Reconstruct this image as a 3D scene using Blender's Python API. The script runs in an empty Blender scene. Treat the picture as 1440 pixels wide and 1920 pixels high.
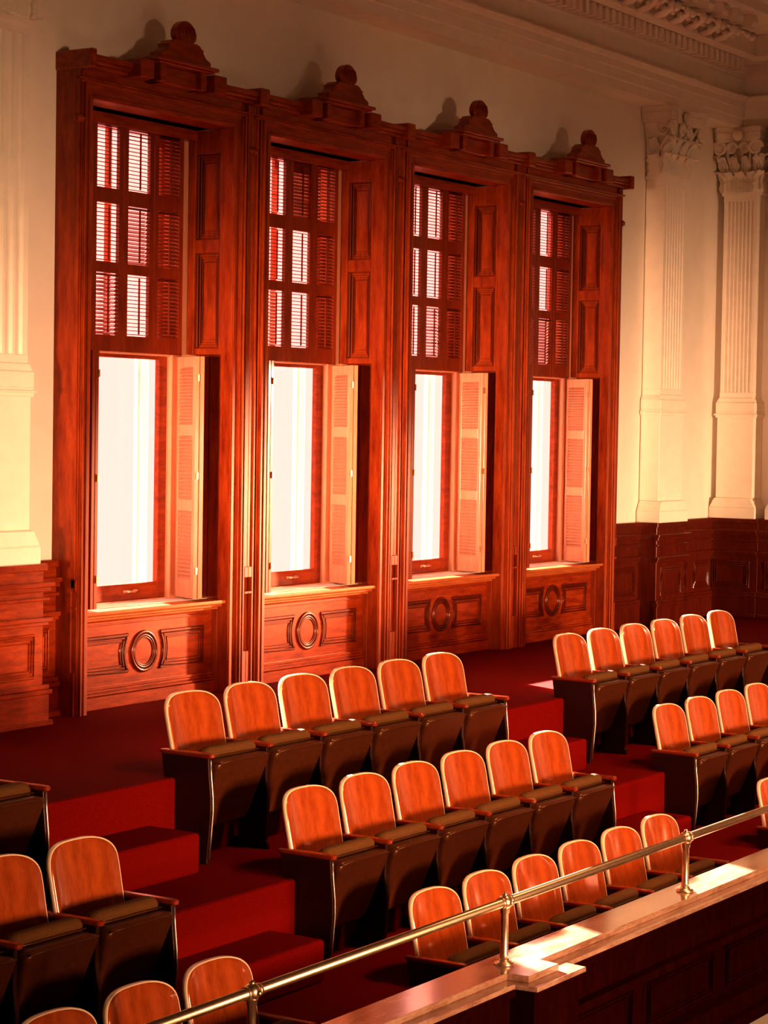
import bpy, bmesh, math, random
from mathutils import Vector, Matrix
random.seed(7)
R = math.radians
scene = bpy.context.scene
COL = scene.collection

# ------------------------------------------------------------------ camera
# world: X runs along the window wall, Y points at it, Z is up; the viewer stands at the origin height
cam_d = bpy.data.cameras.new('camera')
cam = bpy.data.objects.new('camera', cam_d)
COL.objects.link(cam)
scene.camera = cam
YAW, PITCH, ROLL = R(56.962), R(2.2846), R(0.925)
fw = Vector((math.sin(YAW) * math.cos(PITCH), math.cos(YAW) * math.cos(PITCH), -math.sin(PITCH)))
rt = Vector((math.cos(YAW), -math.sin(YAW), 0.0))
up = rt.cross(fw)
rt2 = math.cos(ROLL) * rt + math.sin(ROLL) * up
up2 = -math.sin(ROLL) * rt + math.cos(ROLL) * up
cam.matrix_world = Matrix((rt2, up2, -fw)).transposed().to_4x4()
cam_d.sensor_fit = 'VERTICAL'
cam_d.sensor_height = 36.0
cam_d.lens = 4018.1 / 1920 * 36.0
cam_d.clip_start = 0.05
cam_d.clip_end = 200

# ------------------------------------------------------------------ view, world, lights
vs = scene.view_settings
vs.view_transform = 'Standard'
vs.look = 'None'
vs.gamma = 1.0
vs.use_curve_mapping = False
vs.exposure = 0.0

world = bpy.data.worlds.new('hazy_sky')
scene.world = world
world.use_nodes = True
bg = world.node_tree.nodes['Background']
bg.inputs[0].default_value = (1.0, 0.280, 0.250, 1)
bg.inputs[1].default_value = 3.7

def sun_lamp(name, direction, energy, color, angle):
    l = bpy.data.lights.new(name, 'SUN')
    l.energy = energy; l.color = color; l.angle = angle
    o = bpy.data.objects.new(name, l); COL.objects.link(o)
    o.rotation_euler = Vector(direction).to_track_quat('-Z', 'Y').to_euler()
    return o

def area_lamp(name, loc, target, w, h, power, color, spread=180):
    l = bpy.data.lights.new(name, 'AREA')
    l.shape = 'RECTANGLE'; l.size = w; l.size_y = h; l.energy = power; l.color = color
    l.spread = R(spread)
    o = bpy.data.objects.new(name, l); COL.objects.link(o)
    o.location = loc
    o.rotation_euler = (Vector(target) - Vector(loc)).to_track_quat('-Z', 'Y').to_euler()
    return o

SUN = sun_lamp('sun', (-0.445, -1.0, -0.46), 215.0, (1.0, 0.84, 0.74), R(0.8))
# added room fill from behind the viewer, set low by the opposite wall
OPP = [area_lamp('opposite_fill_light', (x, -7.7, -1.0), (x + 4.0, 9.0, -2.15), 1.2, 2.2, 152, (1.0, 0.55, 0.30), 31)
       for x in (6.0, 11.0, 16.0)]
# daylight from the window at the end of the gallery, raking back along the wall
END = area_lamp('end_window_light', (20.3, 4.6, 0.3), (12.5, 9.0, -1.05), 0.5, 0.7, 62, (1.0, 0.56, 0.30), 16)

# ring of lit chandeliers hanging over the hall, shining down on the rows
TOP = [area_lamp('chandelier_light', (x, 2.6, 4.0), (x + .3, 6.0, -2.7), 1.0, 1.0, 60, (1.0, 0.50, 0.22), 52) for x in (10.8, 15.0)]
# added fill from the unseen near end, brightening the reveals and shutter leaves
NEAR = area_lamp('near_end_fill_light', (-2.7, 4.4, -0.5), (14.5, 9.3, 0.15), 0.9, 1.2, 50, (1.0, 0.50, 0.27), 12.5)

# ------------------------------------------------------------------ materials
def new_mat(name):
    m = bpy.data.materials.new(name); m.use_nodes = True
    nt = m.node_tree
    for n in list(nt.nodes): nt.nodes.remove(n)
    out = nt.nodes.new('ShaderNodeOutputMaterial')
    b = nt.nodes.new('ShaderNodeBsdfPrincipled')
    nt.links.new(b.outputs[0], out.inputs[0])
    return m, nt, b

def wood(name, c1, c2, rough=0.3, scale=(2.2, 2.2, 0.35), coat=0.3, grain=9.0, bump=0.03):
    m, nt, b = new_mat(name)
    b.inputs['Specular IOR Level'].default_value = 0.5 if coat > 0 else 0.0
    tc = nt.nodes.new('ShaderNodeTexCoord')
    mp = nt.nodes.new('ShaderNodeMapping'); mp.inputs['Scale'].default_value = scale
    n1 = nt.nodes.new('ShaderNodeTexNoise'); n1.inputs['Scale'].default_value = grain
    n1.inputs['Detail'].default_value = 7; n1.inputs['Roughness'].default_value = 0.65
    n2 = nt.nodes.new('ShaderNodeTexNoise'); n2.inputs['Scale'].default_value = grain * 6
    n2.inputs['Detail'].default_value = 3
    mx = nt.nodes.new('ShaderNodeMath'); mx.operation = 'MULTIPLY_ADD'; mx.inputs[1].default_value = 0.3
    rp = nt.nodes.new('ShaderNodeValToRGB')
    rp.color_ramp.elements[0].position = 0.45; rp.color_ramp.elements[0].color = (*c1, 1)
    rp.color_ramp.elements[1].position = 0.85; rp.color_ramp.elements[1].color = (*c2, 1)
    bp_ = nt.nodes.new('ShaderNodeBump'); bp_.inputs['Strength'].default_value = bump; bp_.inputs['Distance'].default_value = 0.01
    L = nt.links.new
    L(tc.outputs['Object'], mp.inputs[0]); L(mp.outputs[0], n1.inputs[0]); L(mp.outputs[0], n2.inputs[0])
    L(n2.outputs[0], mx.inputs[0]); L(n1.outputs[0], mx.inputs[2]); L(mx.outputs[0], rp.inputs[0])
    L(rp.outputs[0], b.inputs['Base Color']); L(mx.outputs[0], bp_.inputs['Height']); L(bp_.outputs[0], b.inputs['Normal'])
    b.inputs['Roughness'].default_value = rough
    b.inputs['Coat Weight'].default_value = coat; b.inputs['Coat Roughness'].default_value = 0.12
    b.inputs['Coat Tint'].default_value = (1.0, 0.45, 0.22, 1)      # amber varnish
    b.inputs['Specular Tint'].default_value = (1.0, 0.34, 0.15, 1)
    return m

def plain(name, c, rough=0.5, metal=0.0, noise=0.0, nscale=30, bump=0.0, coat=0.0, sheen=0.0, spec=0.5, stint=(1, 1, 1)):
    m, nt, b = new_mat(name)
    L = nt.links.new
    b.inputs['Base Color'].default_value = (*c, 1)
    b.inputs['Roughness'].default_value = rough; b.inputs['Metallic'].default_value = metal
    b.inputs['Coat Weight'].default_value = coat
    b.inputs['Sheen Weight'].default_value = sheen
    b.inputs['Specular IOR Level'].default_value = spec; b.inputs['Specular Tint'].default_value = (*stint, 1)
    if noise or bump:
        tc = nt.nodes.new('ShaderNodeTexCoord')
        n = nt.nodes.new('ShaderNodeTexNoise'); n.inputs['Scale'].default_value = nscale; n.inputs['Detail'].default_value = 5
        L(tc.outputs['Object'], n.inputs[0])
        if noise:
            rp = nt.nodes.new('ShaderNodeValToRGB')
            rp.color_ramp.elements[0].position = 0.3; rp.color_ramp.elements[0].color = (*[v * (1 - noise) for v in c], 1)
            rp.color_ramp.elements[1].position = 0.7; rp.color_ramp.elements[1].color = (*[min(1, v * (1 + noise)) for v in c], 1)
            L(n.outputs[0], rp.inputs[0]); L(rp.outputs[0], b.inputs['Base Color'])
        if bump:
            bp_ = nt.nodes.new('ShaderNodeBump'); bp_.inputs['Strength'].default_value = bump; bp_.inputs['Distance'].default_value = 0.01
            L(n.outputs[0], bp_.inputs['Height']); L(bp_.outputs[0], b.inputs['Normal'])
    return m

M_WOOD = wood('varnished_oak', (0.095, 0.0045, 0.0008), (0.27, 0.034, 0.0045), 0.42, coat=0.12)
M_WOODH = wood('varnished_oak_level_grain', (0.095, 0.0045, 0.0008), (0.28, 0.038, 0.0048), 0.32, scale=(0.5, 2.2, 3.0))
M_DARKENED = wood('darkened_wood', (0.035, 0.003, 0.001), (0.085, 0.008, 0.002), 0.35)  # darkened wood tone; stands in for shade on the right-hand dado
M_SHUTLIT = wood('lit_shutter_wood', (0.46, 0.17, 0.09), (0.60, 0.26, 0.15), 0.42, coat=0.1)  # shutter wood as lit, the brightness put into the colour
M_SHUTSHADE = wood('shaded_shutter_wood', (0.10, 0.010, 0.002), (0.20, 0.024, 0.005), 0.35)  # same shutter wood as shaded, the dimness put into the colour
M_SILL = wood('sill_oak', (0.26, 0.06, 0.014), (0.44, 0.13, 0.035), 0.3, scale=(0.5, 2.2, 2.2))
M_BACK = wood('seat_plywood', (0.20, 0.034, 0.005), (0.38, 0.088, 0.014), 0.20, scale=(3.0, 3.0, 0.6), coat=0.6, grain=5)
M_EDGE = plain('pale_edge_banding', (0.85, 0.58, 0.36), 0.3, coat=0.5)
M_ARM = wood('armrest_wood', (0.12, 0.012, 0.003), (0.22, 0.030, 0.007), 0.22, scale=(2, 0.5, 2), coat=0.6)
M_PAD = plain('brown_seat_cloth', (0.085, 0.030, 0.008), 0.75, noise=0.25, nscale=160, bump=0.3, spec=0.15, stint=(1, .5, .2))
M_SHELL = plain('brown_leatherette', (0.042, 0.008, 0.002), 0.34, noise=0.2, nscale=40, bump=0.06, coat=0.0, spec=0.4, stint=(1, .55, .3))
M_IRON = plain('dark_maroon_iron', (0.014, 0.002, 0.0015), 0.38, coat=0.0, spec=0.3, stint=(1, .5, .4), noise=0.2)
M_CARPET = plain('crimson_carpet', (0.11, 0.0016, 0.0008), 0.8, noise=0.3, nscale=220, bump=0.5, spec=0.02, stint=(1, .25, .12))
M_PLASTER = plain('cream_plaster', (0.88, 0.77, 0.64), 0.85, noise=0.03, nscale=6, bump=0.05)
M_TRIM = plain('cream_painted_plaster', (0.87, 0.76, 0.62), 0.75, noise=0.04, nscale=9)
M_CEIL = plain('dun_ceiling_paint', (0.17, 0.125, 0.085), 0.9, noise=0.05)
M_BRASS = plain('polished_brass', (0.92, 0.60, 0.36), 0.30, metal=1.0, noise=0.1, nscale=50)
M_CAP = wood('polished_parapet_oak', (0.17, 0.06, 0.030), (0.40, 0.22, 0.14), 0.16, scale=(0.5, 2, 2), coat=0.8)
M_CAP.node_tree.nodes['Principled BSDF'].inputs['Coat Tint'].default_value = (1, 1, 1, 1)
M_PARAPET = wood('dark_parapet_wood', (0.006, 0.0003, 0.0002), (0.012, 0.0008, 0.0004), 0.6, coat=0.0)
M_FLOORLOW = plain('pale_hall_floor', (0.42, 0.29, 0.17), 0.8, noise=0.05)
M_UNDER = plain('dun_wall_paint', (0.24, 0.18, 0.12), 0.85, noise=0.04)
M_WHITE = plain('white_exterior_paint', (0.88, 0.88, 0.86), 0.6, noise=0.02)
M_STEEL = plain('steel_foot', (0.6, 0.5, 0.42), 0.35, metal=1.0, noise=0.05)

def glass_mat():
    m = bpy.data.materials.new('window_glass'); m.use_nodes = True
    nt = m.node_tree
    for n in list(nt.nodes): nt.nodes.remove(n)
    out = nt.nodes.new('ShaderNodeOutputMaterial')
    t = nt.nodes.new('ShaderNodeBsdfTransparent'); t.inputs[0].default_value = (0.97, 0.97, 0.95, 1)
    g = nt.nodes.new('ShaderNodeBsdfGlossy'); g.inputs['Roughness'].default_value = 0.02
    mx = nt.nodes.new('ShaderNodeMixShader'); mx.inputs[0].default_value = 0.06
    nt.links.new(t.outputs[0], mx.inputs[1]); nt.links.new(g.outputs[0], mx.inputs[2]); nt.links.new(mx.outputs[0], out.inputs[0])
    return m
M_GLASS = glass_mat()

# ------------------------------------------------------------------ mesh helpers
class MB:
    """collects shapes into one mesh; k scales sizes about the local origin"""
    def __init__(s, k=1.0):
        s.bm = bmesh.new(); s.k = k
    def box(s, x0, x1, y0, y1, z0, z1, rot=None, piv=None):
        vs_ = [s.bm.verts.new((x, y, z)) for x in (x0, x1) for y in (y0, y1) for z in (z0, z1)]
        for f in ((0, 1, 3, 2), (4, 6, 7, 5), (0, 4, 5, 1), (2, 3, 7, 6), (0, 2, 6, 4), (1, 5, 7, 3)):
            s.bm.faces.new([vs_[i] for i in f])
        if rot is not None:
            c = Vector(piv) if piv else Vector(((x0 + x1) / 2, (y0 + y1) / 2, (z0 + z1) / 2))
            for v in vs_: v.co = rot @ (v.co - c) + c
        return vs_
    def prism(s, pts, axis, a, b, smooth=False):
        """extrude a closed 2D outline; axis 'x': pts are (y,z); 'y': (x,z); 'z': (x,y)"""
        def P(p, t):
            return {'x': (t, p[0], p[1]), 'y': (p[0], t, p[1]), 'z': (p[0], p[1], t)}[axis]
        A = [s.bm.verts.new(P(p, a)) for p in pts]; B = [s.bm.verts.new(P(p, b)) for p in pts]
        n = len(pts)
        for i in range(n):
            f = s.bm.faces.new((A[i], A[(i + 1) % n], B[(i + 1) % n], B[i])); f.smooth = smooth
        s.bm.faces.new(A); s.bm.faces.new(B[::-1])
        return A + B
    def loft(s, rings, closed=True, cap=True, smooth=True):
        rs = [[s.bm.verts.new(p) for p in r] for r in rings]
        n = len(rs[0])
        for i in range(len(rs) - 1):
            for j in range(n if closed else n - 1):
                f = s.bm.faces.new((rs[i][j], rs[i][(j + 1) % n], rs[i + 1][(j + 1) % n], rs[i + 1][j])); f.smooth = smooth
        if cap and closed:
            s.bm.faces.new(rs[0][::-1]); s.bm.faces.new(rs[-1])
        return rs
    def tube(s, pts, r, n=8, closed=False, smooth=True):
        pts = [Vector(p) for p in pts]; m = len(pts); rings = []
        rad = r if isinstance(r, (list, tuple)) else [r] * m
        prev = None
        for i, p in enumerate(pts):
            a = pts[(i - 1) % m] if (closed or i > 0) else p
            b = pts[(i + 1) % m] if (closed or i < m - 1) else p
            t = (b - a).normalized()
            if prev is None:
                ref = Vector((0, 0, 1)) if abs(t.z) < 0.9 else Vector((0, 1, 0))
            else: ref = prev
            u = (ref - t * ref.dot(t)).normalized(); w = t.cross(u); prev = u
            rings.append([p + (u * math.cos(q) + w * math.sin(q)) * rad[i] for q in [2 * math.pi * j / n for j in range(n)]])
        if closed: rings.append([v.copy() for v in rings[0]])
        s.loft(rings, cap=not closed, smooth=smooth)
    def cyl(s, c, r, h, n=20, r2=None, smooth=True):
        r2 = r if r2 is None else r2
        s.loft([[(c[0] + q * math.cos(2 * math.pi * j / n), c[1] + q * math.sin(2 * math.pi * j / n), z) for j in range(n)]
                for q, z in ((r, c[2]), (r2, c[2] + h))], smooth=smooth)
    def lathe(s, prof, c=(0, 0, 0), n=24):
        s.loft([[(c[0] + q * math.cos(2 * math.pi * j / n), c[1] + q * math.sin(2 * math.pi * j / n), c[2] + z) for j in range(n)] for q, z in prof])
    def ball(s, c, r, sx=1, sy=1, sz=1, u=16, v=10):
        s.loft([[(c[0] + sx * r * math.sin(math.pi * i / v) * math.cos(2 * math.pi * j / u), c[1] + sy * r * math.sin(math.pi * i / v) * math.sin(2 * math.pi * j / u),
                  c[2] + sz * r * math.cos(math.pi * i / v)) for j in range(u)] for i in [0.08] + list(range(1, v)) + [v - 0.08]])
    def xf(s, mat):
        bmesh.ops.transform(s.bm, matrix=mat, verts=s.bm.verts[:])
    def build(s, name, mat, parent=None, bevel=0.0, seg=1):
        bm = s.bm
        if s.k != 1.0: bmesh.ops.scale(bm, vec=(s.k,) * 3, verts=bm.verts[:])
        bmesh.ops.recalc_face_normals(bm, faces=bm.faces[:])
        me = bpy.data.meshes.new(name); bm.to_mesh(me); bm.free()
        me.materials.append(mat)
        o = bpy.data.objects.new(name, me); COL.objects.link(o)
        if parent is not None: o.parent = parent
        if bevel:
            md = o.modifiers.new('bevel', 'BEVEL'); md.width = bevel; md.segments = seg; md.limit_method = 'ANGLE'; md.angle_limit = R(40)
        return o

def tag(o, label=None, cat=None, group=None, kind=None):
    if label: o['label'] = label
    if cat: o['category'] = cat
    if group: o['group'] = group
    if kind: o['kind'] = kind
    return o

def empty(name, loc, rz=0):
    o = bpy.data.objects.new(name, None); COL.objects.link(o)
    o.location = loc; o.rotation_euler = (0, 0, rz); o.empty_display_size = 0.2
    return o

def children(o): return [c for c in COL.objects if c.parent is o]
def copy_tree(o, parent=None):
    kids = children(o)
    c = o.copy(); COL.objects.link(c); c.parent = parent
    for ch in kids: copy_tree(ch, c)
    return c

# ------------------------------------------------------------------ levels and key positions (metres)
K = 0.9643                       # joinery was drawn at 1/K of its real size
F0, F1, F2, F3 = -1.88, -2.32, -2.76, -3.20       # carpeted tiers, back to front
E0, E1, E2 = 7.08, 6.29, 5.50                     # edges of the tiers
YC = 9.37 * K                                     # front plane of the window casings
YW = 9.57 * K                                     # plaster wall face
XR = 21.08 * K                                    # dado face of the end wall
XRW = 21.35 * K                                   # end wall face
XL = -3.0
def zk(z): return F0 + (z + 1.95) * K             # drawing height -> world height
def XK(x): return x * K
CX = [XK(11.59 + 1.98 * i) for i in range(4)]     # window centres
YP0, YP1 = 4.75, 5.03                             # parapet

# ------------------------------------------------------------------ shell
b = MB()
XE = XR + 0.4
b.box(XL, XE, E0, YW + 0.3, F0 - 0.6, F0)
b.box(XL, XE, E1, E0 + 0.002, F1 - 0.6, F1)
b.box(XL, XE, E2, E1 + 0.002, F2 - 0.6, F2)
b.box(XL, XE, YP0 + 0.02, E2 + 0.002, F3 - 0.05, F3)
tag(b.build('floor', M_CARPET, bevel=0.02, seg=2), kind='structure')
b = MB(); b.box(XL, XE + 1, -8.4, YP1, -7.2, -7.0)
tag(b.build('floor', M_FLOORLOW), kind='structure')
# half-height carpeted steps in the two aisles
for (xa, xb) in ((7.70, 8.70), (12.10, 12.98)):
    b = MB()
    for e, z in ((E0, F1), (E1, F2), (E2, F3)):
        b.box(xa, xb, e - 0.33, e + 0.03, z - 0.002, z + 0.215)
    tag(b.build('floor', M_CARPET, bevel=0.025, seg=3), kind='structure')

ZT = zk(4.55)
b = MB(); b.box(XL - 0.3, XE + 0.5, -8.4, YW + 0.4, ZT, ZT + 0.2)
for i in range(12):                                # ceiling beams framing the coffers
    x = XL + 2.1 * i
    b.box(x, x + 0.35, -8.0, YW - 1.0, ZT - 0.14, ZT)
for y in (8.0, 6.0, 3.0, 0.0, -3.0): b.box(XL, XE, y - 0.35, y, ZT - 0.12, ZT)
tag(b.build('ceiling', M_CEIL), kind='structure')

# window wall: plaster with four openings
b = MB()
zb, ztp = zk(-1.27), zk(2.12)
hw = 0.875 * K
edges = [XL] + sum([[c - hw, c + hw] for c in CX], []) + [XE]
for i in range(0, len(edges), 2): b.box(edges[i], edges[i + 1], YW, YW + 0.42, F0, ZT)
for c in CX:
    b.box(c - hw, c + hw, YW, YW + 0.42, F0, zb); b.box(c - hw, c + hw, YW, YW + 0.42, ztp, ZT)
tag(b.build('wall_back', M_PLASTER), kind='structure')
b = MB(); b.box(XRW, XRW + 0.3, -8.4, YW + 0.4, -7.2, ZT)
tag(b.build('wall_right', M_PLASTER), kind='structure')
b = MB(); b.box(XL - 0.3, XL, -8.4, YW + 0.4, -7.2, ZT)
tag(b.build('wall_left', M_PLASTER), kind='structure')
b = MB(); b.box(XL, XRW, 4.85, 5.2, -7.1, -3.27)
tag(b.build('wall_below', M_UNDER), kind='structure')
b = MB(); b.box(XL - 0.3, XE + 0.5, -8.7, -8.4, -7.2, ZT)
tag(b.build('wall_front', M_PLASTER), kind='structure')

# ------------------------------------------------------------------ entablature
def sweep_corner(b, prof):
    """prof (d, z): d = distance out of the window wall; mitred round to the end wall"""
    rings = []
    for (x, s) in ((XL, 0), ('c', 1), ('e', 2)):
        ring = []
        for d, z in prof:
            y = YW - d; xx = XR + 0.02 - (d - 0.28)
            if s == 0: ring.append((XL, y, z))
            elif s == 1: ring.append((xx, y, z))
            else: ring.append((xx, 2.0, z))
        rings.append(ring)
    b.loft(rings, smooth=False)
def q(d, z): return (d * K, zk(z))
arch = [q(-.05, 3.205), q(.29, 3.205), q(.29, 3.29), q(.31, 3.30), q(.31, 3.385), q(.33, 3.395), q(.33, 3.455), q(.355, 3.47), q(.375, 3.50), q(.375, 3.515), q(-.05, 3.515)]
frz = [q(-.05, 3.51), q(.285, 3.51), q(.285, 3.70), q(.32, 3.715), q(.33, 3.735), q(-.05, 3.735)]
den = [q(-.05, 3.73), q(.345, 3.73), q(.345, 3.85), q(.47, 3.86), q(.52, 3.90), q(.52, 3.925), q(-.05, 3.925)]
mod = [q(-.05, 3.92), q(.50, 3.92), q(.50, 4.12), q(.95, 4.13), q(.97, 4.16), q(.97, 4.26), q(1.05, 4.30), q(1.10, 4.38), q(1.10, 4.56), q(-.05, 4.56)]
trim = empty('trim_1', (0, 0, 0)); tag(trim, kind='structure')
for nm, pr in (('architrave', arch), ('frieze', frz), ('bed_mould', den), ('corona', mod)):
    b = MB(); sweep_corner(b, pr); b.build(nm, M_TRIM, trim)
b = MB()
x = XK(13.5)
while x < XR - 0.36 * K:
    b.box(x, x + 0.070 * K, YW - 0.47 * K, YW - 0.36 * K, zk(3.735), zk(3.852)); x += 0.127 * K
y = YW - 0.62 * K
while y > 6.5:
    xe = XR + 0.02 + 0.28 * (1 - 0)
    b.box(xe - 0.46 * K - 0.02, xe - 0.36 * K, y - 0.078 * K, y, zk(3.735), zk(3.85)); y -= 0.127 * K
b.build('dentils', M_TRIM, trim, bevel=0.004)
# scrolled brackets with hanging leaves under the corona
def bracket_mesh():
    b = MB(K)
    prof = [(0.0, -.20), (-.05, -.19), (-.11, -.15), (-.15, -.10), (-.22, -.085), (-.31, -.10), (-.37, -.13), (-.42, -.12), (-.44, -.07), (-.43, -.02), (-.42, 0.0), (0, 0)]
    b.prism([(p[0], p[1]) for p in prof], 'x', -.065, .065)
    # curled leaf under the bracket
    rings = []
    path = [(-.02, -.21), (-.10, -.19), (-.17, -.15), (-.25, -.125), (-.33, -.15), (-.38, -.18), (-.40, -.22)]
    for i, (y, z) in enumerate(path):
        w = 0.085 + 0.012 * math.sin(i * 2.2)
        rings.append([(-w, y, z + .005), (-w * .5, y, z - .018), (0, y, z - .03), (w * .5, y, z - .018), (w, y, z + .005), (0, y, z + .015)])
    b.loft(rings)
    for sx in (-1, 0, 1): b.ball((sx * .062, -.40 + abs(sx) * .02, -.215 + abs(sx) * .02), .038, 1, .9, 1.1, 10, 6)
    for sx in (-1, 1):
        b.ball((sx * .085, -.30, -.155), .030, u=10, v=6); b.ball((sx * .085, -.15, -.165), .032, u=10, v=6)
        b.tube([(sx * .072, -.06 + .045 * math.cos(t) * (1 - t / 12), -.10 + .045 * math.sin(t) * (1 - t / 12)) for t in [i * .6 for i in range(18)]], .010, 6)
    return b
x = XK(14.35); proto = None
while x < XR - 0.95 * K:
    if proto is None:
        proto = bracket_mesh().build('bracket', M_TRIM, trim); o = proto
    else:
        o = proto.copy(); COL.objects.link(o)
    o.location = (x, YW - 0.50 * K, zk(4.125)); x += 0.345 * K
y = YW - 1.15 * K
while y > 7.0:
    o = proto.copy(); COL.objects.link(o)
    o.location = (XR + 0.3 - 0.50 * K, y, zk(4.125)); o.rotation_euler = (0, 0, -math.pi / 2); y -= 0.345 * K

# ------------------------------------------------------------------ pilasters
def leaf(b, x, y, z0, h, w, out, nrm):
    out *= 1.35
    """an acanthus leaf standing at (x,y): lobed edges, raised ribs, tip curling outward along nrm"""
    n = Vector(nrm).normalized(); t = Vector((-n.y, n.x, 0)); rings = []
    N = 18
    for i in range(N + 1):
        u = i / N
        o_ = .012 + out * (0.10 * u + 0.9 * max(0, (u - .55) / .45) ** 1.6)
        zz = z0 + h * (u if u < .86 else .86 + .06 * math.sin((u - .86) / .14 * math.pi * .5) - .10 * ((u - .86) / .14) ** 2)
        lobe = 1 + .20 * math.sin(u * 22)
        ww = w * (1.0 + .12 * math.sin(u * 3.1)) * lobe * (1 if u < .72 else max(.25, 1 - ((u - .72) / .28) ** 2 * .75))
        c = Vector((x, y, zz)) + n * o_
        rings.append([c + t * (ww * a) + n * bb for a, bb in ((-.5, -.004), (-.38, .018), (-.27, .002), (-.13, .024), (0, .008), (.13, .024), (.27, .002), (.38, .018), (.5, -.004), (.25, -.025), (-.25, -.025))])
    b.loft(rings)
def spiral(b, c, r, ax, ay, tr=.016):
    pts = []; rad = []
    ax = Vector(ax); ay = Vector(ay)
    for i in range(34):
        a = i * .42; rr = r * (1 - i / 38.)
        pts.append(Vector(c) + ax * (rr * math.cos(a)) + ay * (rr * math.sin(a))); rad.append(tr * (1 - i / 70.))
    b.tube(pts, rad, 7)
def pilaster(loc, rz, w, d, label, ov=.13):
    """local frame: front faces -y, wall at y=0; heights above dado"""
    root = empty('pilaster', loc, rz); tag(root, label, 'pilaster')
    z = lambda v: (v + .915)
    pw, pd = w + .09, d + .05
    b = MB(K)                                     # pedestal: plinth, base mould, die, cap mould
    b.box(-pw / 2 - .03, pw / 2 + .03, -pd - .015, .0, z(-.915), z(-.80))
    b.prism([(-pw / 2 - .03, z(-.80)), (pw / 2 + .03, z(-.80)), (pw / 2 - .03, z(-.70)), (-pw / 2 + .03, z(-.70))], 'y', -pd - .01, 0)
    b.box(-pw / 2 - .0, pw / 2 + .0, -pd - .0, .0, z(-.745), z(-.725))
    b.box(-w / 2 - .02, w / 2 + .02, -d - .015, 0, z(-.70), z(.20))
    b.box(-w / 2 - .05, w / 2 + .05, -d - .045, 0, z(.175), z(.195)); b.box(-w / 2 - .035, w / 2 + .035, -d - .03, 0, z(.15), z(.215))
    b.build('pedestal', M_TRIM, root, bevel=.006)
    b = MB(K)
    b.box(-w / 2 - .035, w / 2 + .035, -d - .03, 0, z(.215), z(.315))
    b.prism([(-w / 2 - .035, z(.315)), (w / 2 + .035, z(.315)), (w / 2, z(.365)), (-w / 2, z(.365))], 'y', -d - .02, 0)
    b.build('base', M_TRIM, root, bevel=.006)
    # fluted shaft
    b = MB(K)
    nf = 7; pts = [(w / 2, 0), (-w / 2, 0), (-w / 2, -d)]
    mrg = .035; fwid = (w - 2 * mrg) / nf
    for i in range(nf):
        x0 = -w / 2 + mrg + i * fwid
        pts += [(x0 + fwid * .16, -d), (x0 + fwid * .3, -d + .014), (x0 + fwid * .5, -d + .02), (x0 + fwid * .7, -d + .014), (x0 + fwid * .84, -d)]
    pts += [(w / 2, -d)]
    b.prism(pts, 'z', z(.36), z(2.47))
    b.box(-w / 2 - .003, w / 2 + .003, -d - .003, -.002, z(2.44), z(2.52))
    b.box(-w / 2 - .02, w / 2 + .02, -d - .02, 0, z(2.50), z(2.535))
    b.box(-w / 2 - .003, w / 2 + .003, -d - .003, -.002, z(.35), z(.42))
    b.build('shaft', M_TRIM, root, bevel=.003)
    # capital
    cap = MB(K)
    rings = []
    for u in range(9):
        t = u / 8; f = .00 + .07 * t ** 3
        rings.append([(-w / 2 - f, 0, z(2.53 + .52 * t)), (-w / 2 - f, -d - f, z(2.53 + .52 * t)), (w / 2 + f, -d - f, z(2.53 + .52 * t)), (w / 2 + f, 0, z(2.53 + .52 * t))])
    cap.loft(rings, smooth=False)
    co = cap.build('capital', M_TRIM, root)
    b = MB(K)
    e = w / 2 + ov; n = 12
    outl = [(e, 0), (e + 0, -d - .17)]
    outl = [(-e, 0), (-e - .0, -d - .13), (-e + .05, -d - .18)]
    for i in range(1, n): 
        t = i / n; outl.append((-e + .05 + (2 * e - .1) * t, -d - .18 + .10 * math.sin(math.pi * t)))
    outl += [(e - .05, -d - .18), (e, -d - .13), (e, 0)]
    b.prism(outl, 'z', z(3.08), z(3.15)); b.prism([(p[0] * .96, p[1] * .97) for p in outl], 'z', z(3.05), z(3.085)); b.prism([(p[0] * 1.02, p[1] * 1.02) for p in outl], 'z', z(3.15), z(3.205))
    b.ball((0, -d - .12, z(3.12)), .055, 1, .7, 1.1)
    b.build('abacus', M_TRIM, co, bevel=.004)
    b = MB(K)
    for i in range(3):                            # lower tier, front
        leaf(b, (i - 1) * w * .36, -d, z(2.53), .24, w * .34, .075, (0, -1, 0))
    for i in range(4):                            # upper tier between them
        leaf(b, (i - 1.5) * w * .34, -d, z(2.55), .40, w * .26, .10, (0, -1, 0))
    for s in (-1, 1):
        leaf(b, s * w / 2, -d * .5, z(2.53), .24, d * .8, .07, (s, 0, 0)); leaf(b, s * w / 2, -d * .5, z(2.55), .40, d * .6, .09, (s, 0, 0))
        leaf(b, s * w / 2, -d, z(2.53), .25, .11, .08, (s, -1, 0)); leaf(b, s * w / 2, -d, z(2.55), .42, .10, .12, (s, -1, 0))
        for xx in (.10, .30): b.tube([(s * w * xx, -d - .03, z(2.80)), (s * w * (xx + .03), -d - .06, z(2.92)), (s * w * (xx + .10), -d - .09, z(3.0))], .014, 6)
    b.build('acanthus_leaves', M_TRIM, co)
    b = MB(K)
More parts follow.
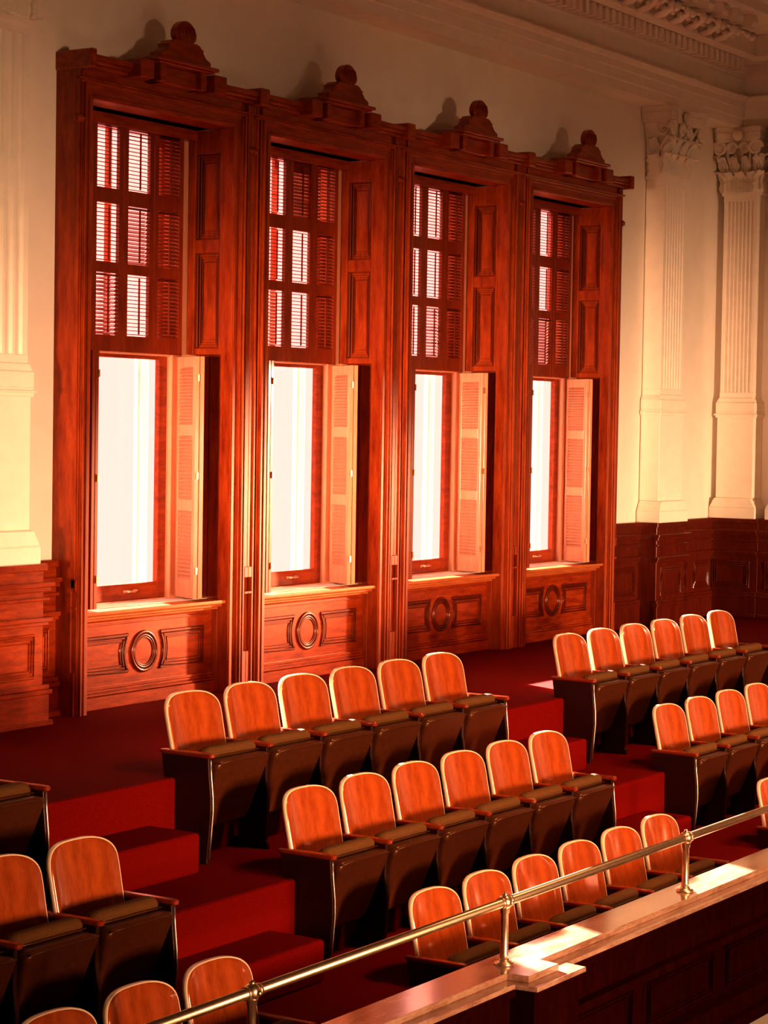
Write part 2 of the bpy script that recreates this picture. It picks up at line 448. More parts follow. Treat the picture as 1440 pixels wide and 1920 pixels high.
    for s in (-1, 1):                             # corner and centre volutes
        cx_ = s * (w / 2 + ov - .055)
        spiral(b, (cx_, -d - .12, z(2.985)), .078, (s, 0, 0), (0, 0, 1), .022)
        b.ball((cx_, -d - .115, z(2.985)), .05, 1, .35, 1)
        spiral(b, (cx_ - s * .0, -d - .02, z(2.985)), .075, (0, -1, 0), (0, 0, 1), .02)
        spiral(b, (s * .075, -d - .10, z(2.985)), .062, (-s, 0, 0), (0, 0, 1), .018)
        b.ball((s * .075, -d - .09, z(2.985)), .04, 1, .35, 1)
        b.tube([(s * w * .25, -d - .02, z(2.78)), (s * (w * .32), -d - .06, z(2.90)), (cx_ - s * .06, -d - .11, z(3.045))], .018, 6)
        b.ball((cx_, -d - .12, z(2.885)), .035, .8, .8, 1.3, 10, 6)
    b.build('volutes', M_TRIM, co)
    return root

ZD = zk(-.915)
pilaster((XK(19.655), YW - .006, ZD), 0, .50, .20, 'fluted cream pilaster with leafy capital between the tall windows and the room corner')
pilaster((XK(9.86), YW - .006, ZD), 0, .72, .19, 'fluted cream pilaster at the left edge beside the first window')
pilaster((XRW - .006, 9.30 * K, ZD), -math.pi / 2, .38, .22, 'fluted cream pilaster in the corner on the end wall', .07)
pilaster((XRW - .006, 8.62 * K, ZD), -math.pi / 2, .46, .22, 'fluted cream pilaster just past the dark gap on the end wall, cut by the frame', .07)

# ------------------------------------------------------------------ wainscot
def frame_tube(b, x0, x1, z0, z1, y, r=.012):
    for k_ in (0, 1, 2):
        o_ = k_ * r * 1.9; rr = r * (1 - .22 * k_)
        b.tube([(x0 + o_, y, z0 + o_), (x1 - o_, y, z0 + o_), (x1 - o_, y, z1 - o_), (x0 + o_, y, z1 - o_)], rr, 6, closed=True, smooth=False)
def dado(b, x0, x1, y, panels=1, ret=0.0):
    """panelled dado; front plane at y (facing -y), drawing heights"""
    Z = lambda v: v + 1.95
    bk = 0.05
    b.box(x0, x1, y, y + bk + .2, Z(-1.95), Z(-.915))
    for (za, zb_, o_) in ((-.96, -.915, .02), (-1.06, -1.03, .055), (-1.09, -1.06, .035), (-1.15, -1.13, .03), (-1.285, -1.255, .045), (-1.31, -1.285, .025), (-1.72, -1.69, .03), (-1.75, -1.72, .045), (-1.95, -1.75, .03), (-1.95, -1.915, .05)):
        b.box(x0 - ret * o_, x1 + ret * o_, y - o_, y + .01, Z(za), Z(zb_))
    wd = (x1 - x0) / panels
    for i in range(panels):
        a, c = x0 + i * wd + .09, x0 + (i + 1) * wd - .09
        if c - a > .08: frame_tube(b, a, c, Z(-1.64), Z(-1.37), y - .002)
def dado_obj(name, mat, segs, loc=(0, 0, 0), rz=0):
    b = MB(K)
    for sg in segs: dado(b, *sg)
    o = b.build(name, mat, bevel=.004); o.location = loc; o.rotation_euler = (0, 0, rz)
    return tag(o, kind='structure')
W0 = (0, 0, F0)
dado_obj('trim_2', M_WOODH, [(-3 / K, 9.40, 9.57 - .04, 8), (10.30, 10.70, 9.57 - .04, 1)], W0)
dado_obj('trim_3', M_WOODH, [(9.42, 10.31, 9.30, 1, 1.0)], W0)
dado_obj('trim_4', M_DARKENED, [(18.56, 19.34, 9.57 - .04, 1), (19.97, 21.10, 9.57 - .04, 2)], W0)  # shade at this end of the dado is in the darker wood colour
dado_obj('trim_5', M_DARKENED, [(19.33, 19.98, 9.33, 1, 1.0)], W0)
o = dado_obj('trim_6', M_DARKENED, [(-9.60, -9.0, 0, 1), (-9.0, -8.4, 0, 1), (-8.4, -7.3, 0, 2), (-7.3, -5.2, 0, 3)], (XR, 0, F0), math.pi / 2)
# end wall faces -x: local -y must point to -x
o.rotation_euler = (0, 0, -math.pi / 2)
o.data.transform(Matrix.Rotation(0, 4, 'Z'))

# ------------------------------------------------------------------ windows
Z = lambda v: v + 1.95          # drawing height above the walkway
def shutter_leaf(x0, x1, secs, tilts, y=0.0, th=.032, stile=.046, z0=None, z1=None, nsl=None):
    """returns (frame MB, louver MBs) ; front faces -y"""
    fr = MB(K)
    zs = sorted(secs)
    lo, hi = (z0, z1)
    fr.box(x0, x0 + stile, y, y + th, Z(lo), Z(hi)); fr.box(x1 - stile, x1, y, y + th, Z(lo), Z(hi))
    cuts = [lo] + [v for s in zs for v in s] + [hi]
    for i in range(0, len(cuts), 2): fr.box(x0 + stile, x1 - stile, y + .001, y + th - .001, Z(cuts[i]), Z(cuts[i + 1]))
    lv = MB(K)
    for (a, c), t in zip(zs, tilts):
        n = nsl or int((c - a) / .0265); p = (c - a) / n
        for i in range(n):
            zc = a + (i + .5) * p
            hd = .020
            rot = Matrix.Rotation(R(t + random.uniform(-2, 2)), 3, 'X')
            lv.box(x0 + stile, x1 - stile, y + th / 2 - hd, y + th / 2 + hd, Z(zc) - .003, Z(zc) + .003, rot)
    rod = MB(K)
    for (a, c), t in zip(zs, tilts):
        xc = (x0 + x1) / 2
        rod.box(xc - .006, xc + .006, y - .010 - .0, y - .002, Z(a + .015), Z(c - .02))
    return fr, lv, rod

UP_SECS = [(.605, 1.034), (1.109, 1.513), (1.618, 2.044)]
LOW_SECS = [(-1.12, -.63), (-.55, -.09), (-.01, .40)]
# tilt of the louvres per window, leaf (left to right), section (bottom, middle, top); small = open
TILT = [[(26, 5, 8), (24, 4, 10), (6, 30, 18), (32, 30, 35)],
        [(20, 4, 10), (14, 3, 12), (10, 14, 62), (33, 32, 22)],
        [(6, 6, 6), (4, 8, 5), (24, 5, 20), (34, 33, 33)],
        [(10, 10, 10), (12, 6, 4), (30, 5, 8), (24, 32, 33)]]
LEAFDIR = [(-.152, -.29), (-.160, -.288), (-.126, -.305), (-.139, -.30)]

def jamb_side(s):
    """moulded casing and panelled reveal for one side (s=+1 right, -1 left)"""
    b = MB(K)
    def B(xa, xb, *r):
        b.box(min(s * xa, s * xb), max(s * xa, s * xb), *r)
    B(.77, .865, 0, .10, Z(-1.95), Z(2.31))
    B(.865, .99, .03, .27, Z(-1.95), Z(2.31))
    B(.775, .81, -.008, .0, Z(-1.95), Z(2.14)); B(.845, .865, -.02, .03, Z(-1.95), Z(2.20)); B(.868, .885, -.032, .03, Z(-1.95), Z(2.22)); B(.885, .90, -.012, .03, Z(-1.95), Z(2.24))
    B(.925, .945, -.012, .03, Z(-1.95), Z(2.31))
    B(.945, .99, -.0, .03, Z(-1.10), Z(2.31)); B(.945, .99, -.0, .03, Z(-1.95), Z(-1.66))
    B(.945, .99, -.015, .03, Z(-1.24), Z(-1.22)); B(.945, .99, -.012, .03, Z(-1.12), Z(-1.04))
    # body behind
    B(.812, .97, .10, .26, Z(.50), Z(2.30)); B(.812, .93, .25, .40, Z(.50), Z(2.29)); B(.86, .97, .10, .26, Z(-1.95), Z(.51)); B(.86, .93, .27, .40, Z(-1.30), Z(.50))
    B(.77, .87, .10, .20, Z(-1.95), Z(-1.27))
    # panelled upper reveal
    B(.77, .82, .10, .125, Z(.50), Z(2.12)); B(.755, .82, .340, .40, Z(.50), Z(2.12))
    for za, zb_ in ((.50, .545), (1.236, 1.333), (1.95, 2.12)): B(.772, .82, .12, .345, Z(za), Z(zb_))
    return b
def reveal_mould(s):
    """raised fields of the two reveal panels, and the dark moulding that frames them"""
    b = MB(K); m = MB(K)
    for za, zb_ in ((.545, 1.236), (1.333, 1.95)):
        for o_, r_, xx in ((.008, .010, .784), (.026, .008, .796), (.042, .006, .804)):
            m.tube([(s * xx, .125 + o_, Z(za + o_)), (s * xx, .340 - o_, Z(za + o_)), (s * xx, .340 - o_, Z(zb_ - o_)), (s * xx, .125 + o_, Z(zb_ - o_))], r_, 6, closed=True, smooth=False)
        b.box(min(s * .797, s * .815), max(s * .797, s * .815), .176, .288, Z(za + .06), Z(zb_ - .06))
    return b, m

def make_window(i):
    root = empty('window_%d' % (i + 1), (CX[i], YC, F0)); tag(root, kind='structure')
    for s in (-1, 1):
        jb = jamb_side(s)
        if i == 0 and s == -1:
            for v in jb.bm.verts:
                if v.co.x < -.865: v.co.x = -.865 + (v.co.x + .865) * .32   # the outermost casing is narrower
        c = jb.build('casing', M_WOOD, root, bevel=.004)
        rb_, rm_ = reveal_mould(s); rb_.build('reveal_panel', M_WOOD, c, bevel=.01); rm_.build('panel_moulding', M_DARKENED, c)
        r = MB(K); r.lathe([(.028, 0), (.03, .01), (.018, .018), (.012, .03), (.0, .034)], n=14)
        xr = -.89 if (i == 0 and s == -1) else s * .972
        r.xf(Matrix.Translation((xr, -.0, Z(1.98))) @ Matrix.Rotation(R(90), 4, 'X'))
        r.ball((xr + s * .02, .005, Z(1.98)), .03)
        r.build('rosette', M_WOOD, c)
    # head: frieze, mouldings, cornice
    xo = .905 if i == 0 else .99
    b = MB(K)
    b.box(-.77, .77, 0, .36, Z(2.12), Z(2.31)); b.box(-.77, .77, -.012, .0, Z(2.12), Z(2.15)); b.box(-xo + .01, .90, -.02, 0, Z(2.215), Z(2.235)); b.box(-xo, .99, -.028, .03, Z(2.235), Z(2.25))
    b.box(-.855, .855, -.005, .1, Z(2.19), Z(2.315))
    b.box(-xo, .99, -.045, .27, Z(2.31), Z(2.335)); b.box(-xo, .99, -.075, .27, Z(2.335), Z(2.36)); b.box(-xo, .99, -.09, .27, Z(2.36), Z(2.395))
    b.box(-.77, .77, .33, .44, Z(2.044), Z(2.13))
    b.build('head_cornice', M_WOODH, root, bevel=.004)
    for s in (-1, 1):
        b = MB(K)
        xa, xb = (s * .935, s * 1.0) if not (i == 0 and s == -1) else (-.86, -.915)
        b.box(min(xa, xb), max(xa, xb), -.115, .25, Z(2.30), Z(2.425))
        b.build('cornice_block', M_WOODH, root, bevel=.008)
    # crest
    b = MB(K)
    b.box(-.47, -.33, -.16, .15, Z(2.30), Z(2.425)); b.box(.33, .47, -.16, .15, Z(2.30), Z(2.425))
    for xx in (-.25, .19): b.box(xx, xx + .06, -.15, .0, Z(2.30), Z(2.435))
    b.box(-.25, .25, -.10, .1, Z(2.30), Z(2.42)); b.box(-.305, .305, -.18, .08, Z(2.42), Z(2.435)); b.box(-.33, .33, -.20, .08, Z(2.435), Z(2.46))
    prof = [(.27, 2.46), (.27, 2.495), (.22, 2.515), (.20, 2.535), (.185, 2.55), (.195, 2.565), (.165, 2.575), (.15, 2.59), (.12, 2.60)]
    b.prism([(x_, Z(z_)) for x_, z_ in prof] + [(-x_, Z(z_)) for x_, z_ in prof[::-1]], 'y', -.17, -.06)
    cr = b.build('crest', M_WOODH, root, bevel=.006)
    b = MB(K)
    ell = [(.112 * math.sin(t) * (1 - .12 * math.cos(t)), Z(2.652) + (.088 if math.cos(t) > 0 else .070) * math.cos(t)) for t in [2 * math.pi * j / 28 for j in range(28)]]
    b.prism(ell, 'y', -.165, -.11); b.prism([(x_ * .8, Z(2.662) + (z_ - Z(2.662)) * .8) for x_, z_ in ell], 'y', -.175, -.165)
    for t in range(-3, 4): b.tube([(t * .012, -.175, Z(2.60)), (t * .026, -.180, Z(2.65)), (t * .022, -.175, Z(2.70))], .006, 5)
    b.build('shell_ornament', M_WOODH, cr, bevel=.008)
    # sill and apron
    b = MB(K)
    b.box(-.77, .77, .02, .44, Z(-1.30), Z(-1.272)); b.box(-.77, .79, .06, .2, Z(-1.325), Z(-1.30)); b.box(-.77, .77, .09, .2, Z(-1.345), Z(-1.325))
    b.build('sill', M_SILL, root, bevel=.008, seg=2)
    b = MB(K)
    b.box(-.77, .77, .15, .30, Z(-1.95), Z(-1.33))
    for za, zb_, o_ in ((-1.385, -1.372, .012), (-1.82, -1.80, .018), (-1.84, -1.82, .012), (-1.86, -1.845, .022), (-1.95, -1.865, .03)): b.box(-.77, .77, .15 - o_, .16, Z(za), Z(zb_))
    ap = b.build('apron', M_WOODH, root, bevel=.003)
    b = MB(K)
    for rr, tr in ((.135, .014), (.112, .010), (.098, .006)): b.tube([(rr * math.cos(t), .148, Z(-1.592) + rr * math.sin(t)) for t in [2 * math.pi * j / 40 for j in range(40)]], tr, 8, closed=True)
    b.build('ring_moulding', M_DARKENED, ap)
    for s in (-1, 1):
        b = MB(K)
        for k_, tr in ((0, .013), (1, .009), (2, .006)):
            o_ = k_ * .022; ra = .215 + o_; h = .125 - o_
            an = math.asin(h / ra)
            arc = [(s * ra * math.cos(t), .148, Z(-1.592) + ra * math.sin(t)) for t in [-an + 2 * an * j / 12 for j in range(13)]]
            b.tube(arc + [(s * (.665 - o_), .148, Z(-1.592) + h), (s * (.665 - o_), .148, Z(-1.592) - h)], tr, 6, closed=True, smooth=False)
        b.build('panel_moulding', M_DARKENED, ap)
    # frame, sash, panes
    b = MB(K)
    for s in (-1, 1):
        b.box(min(s * .57, s * .655), max(s * .57, s * .655), .385, .455, Z(-1.27), Z(.49)); b.box(min(s * .648, s * .89), max(s * .648, s * .89), .405, .50, Z(-1.30), Z(2.12))
        b.box(min(s * .60, s * .66), max(s * .60, s * .66), .44, .52, Z(-1.27), Z(2.12))
    b.box(-.655, .655, .40, .50, Z(.478), Z(.56)); b.box(-.655, .655, .40, .55, Z(-1.285), Z(-1.262))
    b.build('window_frame', M_SHUTLIT, root, bevel=.003)
    b = MB(K)
    for s in (-1, 1): b.box(min(s * .485, s * .572), max(s * .485, s * .572), .43, .475, Z(-1.262), Z(.478))
    b.box(-.49, .49, .43, .475, Z(-1.262), Z(-1.147)); b.box(-.49, .49, .43, .475, Z(.452), Z(.478))
    sa = b.build('sash', M_WOODH, root, bevel=.004)
    b = MB(K)
    b.tube([(.12, .428, Z(-1.20)), (.12, .405, Z(-1.20)), (.15, .400, Z(-1.20)), (.20, .400, Z(-1.20)), (.23, .405, Z(-1.20)), (.23, .428, Z(-1.20))], [.008, .011, .007, .007, .011, .008], 8)
    b.box(.10, .14, .424, .431, Z(-1.212), Z(-1.188)); b.box(.21, .25, .424, .431, Z(-1.212), Z(-1.188))
    b.build('sash_lift', M_BRASS, sa)
    b = MB(K)
    for s in (-1, 1): b.box(min(s * .40, s * .425), max(s * .40, s * .425), .56, .585, Z(-1.2), Z(.52)); b.box(min(s * .455, s * .57), max(s * .455, s * .57), .60, .64, Z(-1.2), Z(.52))
    b.build('storm_frame', M_WHITE, root)
    b = MB(K); b.box(-.487, .487, .450, .454, Z(-1.15), Z(.455))
    b.build('window_pane', M_GLASS, sa)
    b = MB(K)
    for s in (-1, 1): b.box(min(s * .50, s * .60), max(s * .50, s * .60), .50, .54, Z(.56), Z(2.12))
    b.box(-.6, .6, .50, .54, Z(.52), Z(.60)); b.box(-.6, .6, .50, .54, Z(2.05), Z(2.12)); b.box(-.02, .02, .505, .535, Z(.6), Z(2.06))
    up_ = b.build('upper_sash', M_WOODH, root)
    b = MB(K); b.box(-.51, .51, .518, .522, Z(.59), Z(2.06)); b.build('window_pane', M_GLASS, up_)
    # upper shutters: four leaves
    xs = [-.668, -.334, 0, .334, .668]
    for j in range(4):
        fr, lv, rod = shutter_leaf(xs[j] + .003, xs[j + 1] - .003, UP_SECS, TILT[i][j], y=.372, z0=.49, z1=2.13)
        f = fr.build('upper_shutter', M_SHUTSHADE, root, bevel=.002)
        lv.build('louvers', M_SHUTSHADE, f); rod.build('tilt_rod', M_SHUTSHADE, f)
    # lower shutters folded open: two leaves each side
    for s in (-1, 1):
        dx, dy = LEAFDIR[i] if s == 1 else (-.02 * -1, -.33)
        if s == -1: dx, dy = (.015, -.33)
        ang = math.atan2(dy, dx)
        hx, hy = (s * .648, .385)
        for leaf_i in (0, 1):
            fr, lv, rod = shutter_leaf(0, .333, LOW_SECS, (44, 44, 44), y=(-.016 if leaf_i == 0 else .022) if s == 1 else (-.016 if leaf_i == 0 else -.054), z0=-1.255, z1=.478, nsl=17)
            # rotate: local +x runs from hinge into the room
            mt = Matrix.Translation((hx * K, hy * K, 0)) @ Matrix.Rotation(ang, 4, 'Z')
            ms = M_SHUTLIT if s == 1 else M_SHUTSHADE  # light falling on the leaves is coloured in: lit right, shaded left
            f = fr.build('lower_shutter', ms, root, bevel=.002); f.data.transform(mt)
            l_ = lv.build('louvers', ms, f); l_.data.transform(mt)
            hb = MB(K)
            for zz in (-1.08, -.40, .30): hb.box(.333, .345, -.004, .012, Z(zz), Z(zz) + .05)
            h_ = hb.build('hinge', M_BRASS, f); h_.data.transform(mt)
    return root
for i in range(4): make_window(i)
# outer masonry reveal is the wall thickness itself

# ------------------------------------------------------------------ theatre seats
def rr_outline(w, z0, z1, rt_, n=8, rb=.02):
    """rounded outline: big radius at the top corners"""
    pts = []
    for cx_, cz, r, a0 in ((w / 2 - rt_, z1 - rt_, rt_, 0), (-w / 2 + rt_, z1 - rt_, rt_, 90), (-w / 2 + rb, z0 + rb, rb, 180), (w / 2 - rb, z0 + rb, rb, 270)):
        for j in range(n + 1):
            a = R(a0 + 90 * j / n); pts.append((cx_ + r * math.cos(a), cz + r * math.sin(a)))
    return pts
LEAN = math.tan(R(12.0))
def back_pt(x, z, off):
    """curved, leaning seat back surface"""
    y = .300 + (z - .585) * LEAN + .045 * (1 - (x / .235) ** 2) - .02
    return (x, y + off, z)
def top_shape(w, z0, z1, inset):
    """straight sides below, a broad superelliptic crown above"""
    hw_ = w / 2 - inset; zt = z1 - inset; h = .135; pts = []
    for j in range(25):
        t = math.pi * j / 24
        c, s_ = math.cos(t), math.sin(t); e = 2 / 3.1
        pts.append((hw_ * math.copysign(abs(c) ** e, c), zt - h + h * abs(s_) ** e))
    pts += [(-hw_ * .985, (z0 + zt - h) / 2), (-hw_ * .96, z0 + inset + .02), (-hw_ * .90, z0 + inset), (hw_ * .90, z0 + inset), (hw_ * .96, z0 + inset + .02), (hw_ * .985, (z0 + zt - h) / 2)]
    return pts
def seat_proto():
    root = empty('theatre_seat', (0, 0, 0))
    # back panel, front face inset inside a pale edge band
    w = .468
    def shell(b, inset, ya, yb):
        o_ = top_shape(w, .30, .862, inset)
        A = [b.bm.verts.new(back_pt(x, z, ya)) for x, z in o_]; B_ = [b.bm.verts.new(back_pt(x, z, yb)) for x, z in o_]
        n = len(o_)
        for i in range(n):
            f = b.bm.faces.new((A[i], A[(i + 1) % n], B_[(i + 1) % n], B_[i])); f.smooth = True
        # grid fill by strips across x so the curve shows
        for ring, yy in ((A, ya), (B_, yb)):
            pairs = [(ring[j_], ring[24 - j_]) for j_ in range(12)]          # crown, bottom to top
            lower = [(ring[27 + 1], ring[27]), (ring[29], ring[26]), (ring[30], ring[25])]
            prevrow = None
            for r_, l_ in lower + pairs:
                row = [l_]
                for q_ in range(1, 8):
                    t = q_ / 8; x = l_.co.x + (r_.co.x - l_.co.x) * t; z = l_.co.z + (r_.co.z - l_.co.z) * t
                    row.append(b.bm.verts.new(back_pt(x, z, yy)))
                row.append(r_)
                if prevrow:
                    for q_ in range(8):
                        f = b.bm.faces.new((prevrow[q_], prevrow[q_ + 1], row[q_ + 1], row[q_])); f.smooth = True
                prevrow = row
            top = ring[12]
            for q_ in range(8):
                f = b.bm.faces.new((prevrow[q_], prevrow[q_ + 1], top)); f.smooth = True
    b = MB(); shell(b, .006, -.003, .012); bk = b.build('backrest', M_BACK, root)
    b = MB()
    o1 = top_shape(w, .30, .862, 0); o2 = top_shape(w, .30, .862, .009); n = len(o1)
    rings = [[back_pt(x, z, -.001) for x, z in o2], [back_pt(x, z, -.003) for x, z in top_shape(w, .30, .862, .003)], [back_pt(x, z, .001) for x, z in o1], [back_pt(x, z, .020) for x, z in o1], [back_pt(x, z, .024) for x, z in top_shape(w, .30, .862, .003)], [back_pt(x, z, .012) for x, z in o2]]
    b.loft([list(r) for r in rings] + [rings[0]], cap=False)
    b.build('edge_band', M_EDGE, bk)
    # tipped-up cushion: cloth pad behind, leatherette shell in front
    def slab(b, w0, w1, y0, y1, z0, z1, r, dy_bottom, crown=0.0):
        n = 10
        def ring(yoff, ins):
            pts = []
            for x, z in rr_outline(1.0, 0, 1.0, .12, 5, .12):
                ww = (w1 + (w0 - w1) * z) - 2 * ins
                zz = z0 + ins + (z1 - z0 - 2 * ins) * z
                yy = yoff + dy_bottom * (1 - z)
                if z > .8: zz += crown * (1 - (2 * x) ** 2)
                pts.append((x * ww, yy, zz))
            return pts
        b.loft([ring(y0, r), ring(y0 + r * .3, r * .3), ring(y0 + r, 0), ring(y1 - r, 0), ring(y1 - r * .3, r * .3), ring(y1, r)])
    b = MB(); slab(b, .468, .40, .050, .135, .22, .600, .028, .09, .012)
    cu = b.build('seat_cushion', M_PAD, root)
    b = MB(); slab(b, .478, .36, -.030, .055, .17, .548, .016, .12)
    sh = b.build('seat_pan', M_SHELL, root)
    b = MB()
    ed = [(x * .455, .006 - .030, .548 - .012) for x in (-.5, -.25, 0, .25, .5)]
    b.tube([(-.222, -.026, .530), (-.10, -.031, .536), (.10, -.031, .536), (.222, -.026, .530)], .0045, 6)
    b.tube([(-.225, .052, .553), (-.10, .050, .556), (.10, .050, .556), (.225, .052, .553)], .0045, 6)
    b.build('piping', M_SHELL, sh)
    return root
def arm_mesh(x):
    b = MB()
    rings = []
    for y, w_, t in ((-.012, .030, .020), (.0, .040, .026), (.05, .044, .026), (.20, .040, .024), (.31, .036, .024), (.335, .03, .02)):
        rings.append([(x + a * w_ / 2, y, .587 + c * t / 2 - .013 - .00 * y) for a, c in ((-1, -.6), (-.7, -1), (.7, -1), (1, -.6), (1, .6), (.7, 1), (-.7, 1), (-1, .6))])
    b.loft(rings, smooth=False)
    return b
def standard_mesh(x):
    b = MB()
    b.prism([(.012, .562), (.015, .40), (.0, .28), (.012, .05), (.0, .03), (.0, 0), (.26, 0), (.26, .03), (.20, .06), (.16, .30), (.30, .50), (.31, .562)], 'x', x - .012, x + .012)
    return b
def end_panel_mesh(x):
    b = MB()
    b.prism([(.010, .565), (.004, .47), (-.008, .36), (-.010, .28), (.0, .15), (.012, .03), (.012, 0), (.30, 0), (.30, .04), (.295, .2), (.30, .40), (.325, .565)], 'x', x - .016, x + .016)
    return b
def strip_mesh(x):
    b = MB()
    b.tube([(x, .006, .555), (x, .000, .47), (x, -.012, .36), (x, -.014, .28), (x, -.004, .15), (x, .008, .03)], .006, 6)
    return b
S = 0.52
PROTO = seat_proto()
ARM = arm_mesh(S / 2).build('armrest', M_ARM, PROTO, bevel=.004, seg=2)
STD = standard_mesh(S / 2).build('standard', M_IRON, PROTO, bevel=.003)
arm_l = arm_mesh(-S / 2).build('armrest', M_ARM, None, bevel=.004, seg=2)
end_r = end_panel_mesh(S / 2).build('end_panel', M_IRON, None, bevel=.005, seg=2)
end_l = end_panel_mesh(-S / 2).build('end_panel', M_IRON, None, bevel=.005, seg=2)
strip_l = strip_mesh(-S / 2).build('metal_edge', M_STEEL, end_l)
strip_r = strip_mesh(S / 2).build('metal_edge', M_STEEL, end_r)
ORD = ['first', 'second', 'third', 'fourth', 'fifth', 'sixth']
ROWN = {1: 'back', 2: 'middle', 3: 'front'}
FY = {1: 6.85, 2: 6.065, 3: 5.285}; FZ = {1: F1, 2: F2, 3: F3}
used = False
def add_part(src, root):
    c = src.copy(); COL.objects.link(c); c.parent = root
    return c
def seat_row(block, row, x_first, n, label_fn, left_end=True, right_end=True):
    global used
    for k_ in range(n):
        if not used: o = PROTO; used = True
        else: o = copy_tree(SEAT0)
        o.location = (x_first + S * k_, FY[row], FZ[row])
        tag(o, label_fn(k_), 'theatre seat', 'tip-up theatre seats, %s row of the %s block' % (ROWN[row], block))
        if k_ == 0 and left_end:
            add_part(arm_l, o); e_ = add_part(end_l, o); add_part(strip_l, e_)
        if k_ == n - 1 and right_end:
            for c in list(children(o)):
                if c.name.split('.')[0] == 'standard': bpy.data.objects.remove(c)
            e_ = add_part(end_r, o); add_part(strip_r, e_)
SEAT0 = copy_tree(PROTO)          # clean master, removed again below
LX = 9.168
def lab(block, row):
    def f(k_):
        pos = {0: 'leftmost', 5: 'rightmost'}.get(k_, ORD[k_] + ' from left')
        return 'tip-up wood-backed seat, %s in %s row of %s block' % (pos, ROWN[row], block)
    return f
for row in (1, 2, 3): seat_row('centre', row, LX, 6, lab('centre', row))
RX = 13.51
seat_row('right', 1, RX, 6, lab('right', 1))
seat_row('right', 2, RX, 5, lab('right', 2), right_end=False)
seat_row('right', 3, RX, 3, lab('right', 3), right_end=False)
def labm(row):
    nn = {1: 2, 2: 3, 3: 4}[row]
    def f(k_):
        j = nn - 1 - k_
        if j == 0: return 'dim tip-up wood-backed seat nearest the left aisle, %s row of left block' % ROWN[row]
        return 'dim tip-up wood-backed seat, %s from the left aisle, %s row of left block' % (ORD[j], ROWN[row])
    return f
MX = 7.37
seat_row('left', 1, MX - S, 2, labm(1), left_end=False)
seat_row('left', 2, MX - 2 * S, 3, labm(2), left_end=False)
seat_row('left', 3, MX - 3 * S, 4, labm(3), left_end=False)
def drop(o):
    for c in children(o): drop(c)
    bpy.data.objects.remove(o)
for o in (SEAT0, arm_l, end_r, end_l): drop(o)

# ------------------------------------------------------------------ parapet
ZC = -2.50
par = empty('gallery_parapet', (9.5, 4.9, F3))
tag(par, 'dark panelled gallery parapet with polished oak ledge under the brass rail', 'parapet')
ox, oy, oz = 9.5, 4.9, F3
def PB(b, x0, x1, y0, y1, z0, z1): b.box(x0 - ox, x1 - ox, y0 - oy, y1 - oy, z0 - oz, z1 - oz)
XA, XB = 3.0, XRW
b = MB()
pts = [(XA, YP1), (XA, 4.815), (8.50, 4.815), (8.515, 4.705), (8.80, 4.705), (8.82, 4.815), (XB, 4.815), (XB, YP1)]
b.prism([(x_ - ox, y_ - oy) for x_, y_ in pts], 'z', ZC - .032 - oz, ZC - oz)
b.build('cap', M_CAP, par, bevel=.003)
b = MB()
pts = [(XA, YP1 - .02), (XA, 4.748), (8.455, 4.748), (8.47, 4.634), (8.94, 4.634), (8.955, 4.748), (XB, 4.748), (XB, YP1 - .02)]
b.prism([(x_ - ox, y_ - oy) for x_, y_ in pts], 'z', ZC - .056 - oz, ZC - .032 - oz)
b.build('lower_ledge', M_CAP, par, bevel=.003)
b = MB()
PB(b, XA, XB, 4.79, 4.98, -3.20, ZC - .056)
PB(b, XA, XB, 4.76, 4.80, ZC - .10, ZC - .056)
PB(b, XA, XB, 4.73, 4.80, -2.80, -2.76); PB(b, XA, XB, 4.70, 4.80, -3.20, -3.10)
PB(b, 8.49, 8.92, 4.66, 4.80, -3.20, ZC - .056)
x = 6.0
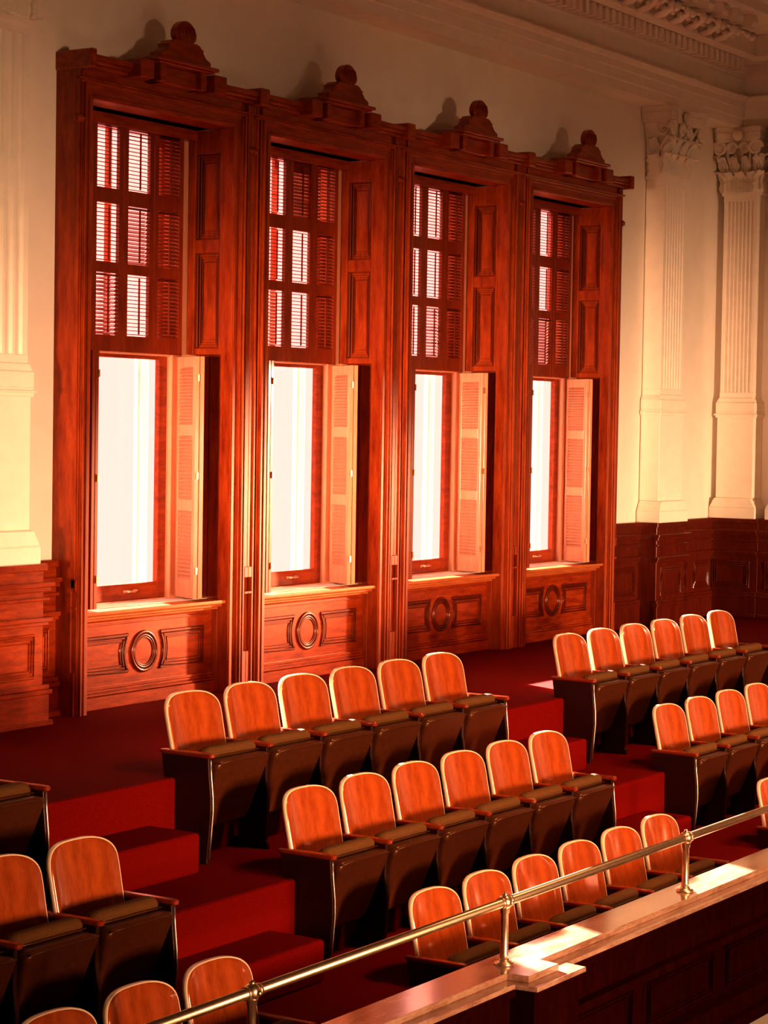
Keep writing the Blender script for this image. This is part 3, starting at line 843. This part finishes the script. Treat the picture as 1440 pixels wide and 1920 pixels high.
while x < XB - 1:
    frame_tube(b, x - ox, x + .8 - ox, -3.06 - oz, -2.83 - oz, 4.785 - oy, .010); x += 0.98
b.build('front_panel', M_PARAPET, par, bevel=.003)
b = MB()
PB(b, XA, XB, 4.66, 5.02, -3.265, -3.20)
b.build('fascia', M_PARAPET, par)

# ------------------------------------------------------------------ brass rail
YRL, ZR = 4.905, -2.205
rail = empty('brass_railing', (9.5, YRL, ZC)); tag(rail, 'polished brass handrail on short posts along the parapet ledge', 'railing')
PX = [4.68, 6.655, 8.63, 10.605, 12.58, 14.55, 16.53, 18.5]
b = MB()
b.tube([(XA - 9.5, 0, ZR - ZC), (XRW - 9.5, 0, ZR - ZC)], .0215, 20)
b.build('top_rail', M_BRASS, rail)
def post(x):
    b = MB(); zz = ZR - ZC
    b.lathe([(.021, .018), (.021, .05), (.0185, .055), (.0175, zz - .055), (.022, zz - .05), (.022, zz - .035), (.026, zz - .03), (.026, zz - .015)], (x - 9.5, 0, 0))
    p = b.build('post', M_BRASS, rail)
    b = MB(); b.lathe([(.046, 0), (.048, .006), (.044, .012), (.030, .016), (.024, .024), (.024, .03)], (x - 9.5, 0, 0))
    for a in (45, 135, 225, 315): b.ball((x - 9.5 + .037 * math.cos(R(a)), .037 * math.sin(R(a)), .013), .005, u=8, v=5)
    b.build('flange', M_BRASS, p)
    b = MB(); b.ball((x - 9.5, 0, zz), .036, 1, 1, 1)
    for s in (-1, 1): b.tube([(x - 9.5 + s * .028, 0, zz), (x - 9.5 + s * .045, 0, zz)], .027, 18)
    b.ball((x - 9.5, -.034, zz), .013, u=10, v=6); b.ball((x - 9.5, 0, zz + .034), .013, u=10, v=6)
    b.build('ball_fitting', M_BRASS, p)
for x in PX: post(x)
# small steel foot bracket on the floor behind the back row of seats
b = MB(); b.box(-.02, .02, -.02, .02, 0, .06); b.box(-.04, .04, -.03, .03, 0, .006)
o = b.build('floor_bracket', M_STEEL, bevel=.003); o.location = (9.80, 6.93, F1)
tag(o, 'small metal bracket on the carpet under the centre block back row', 'bracket')
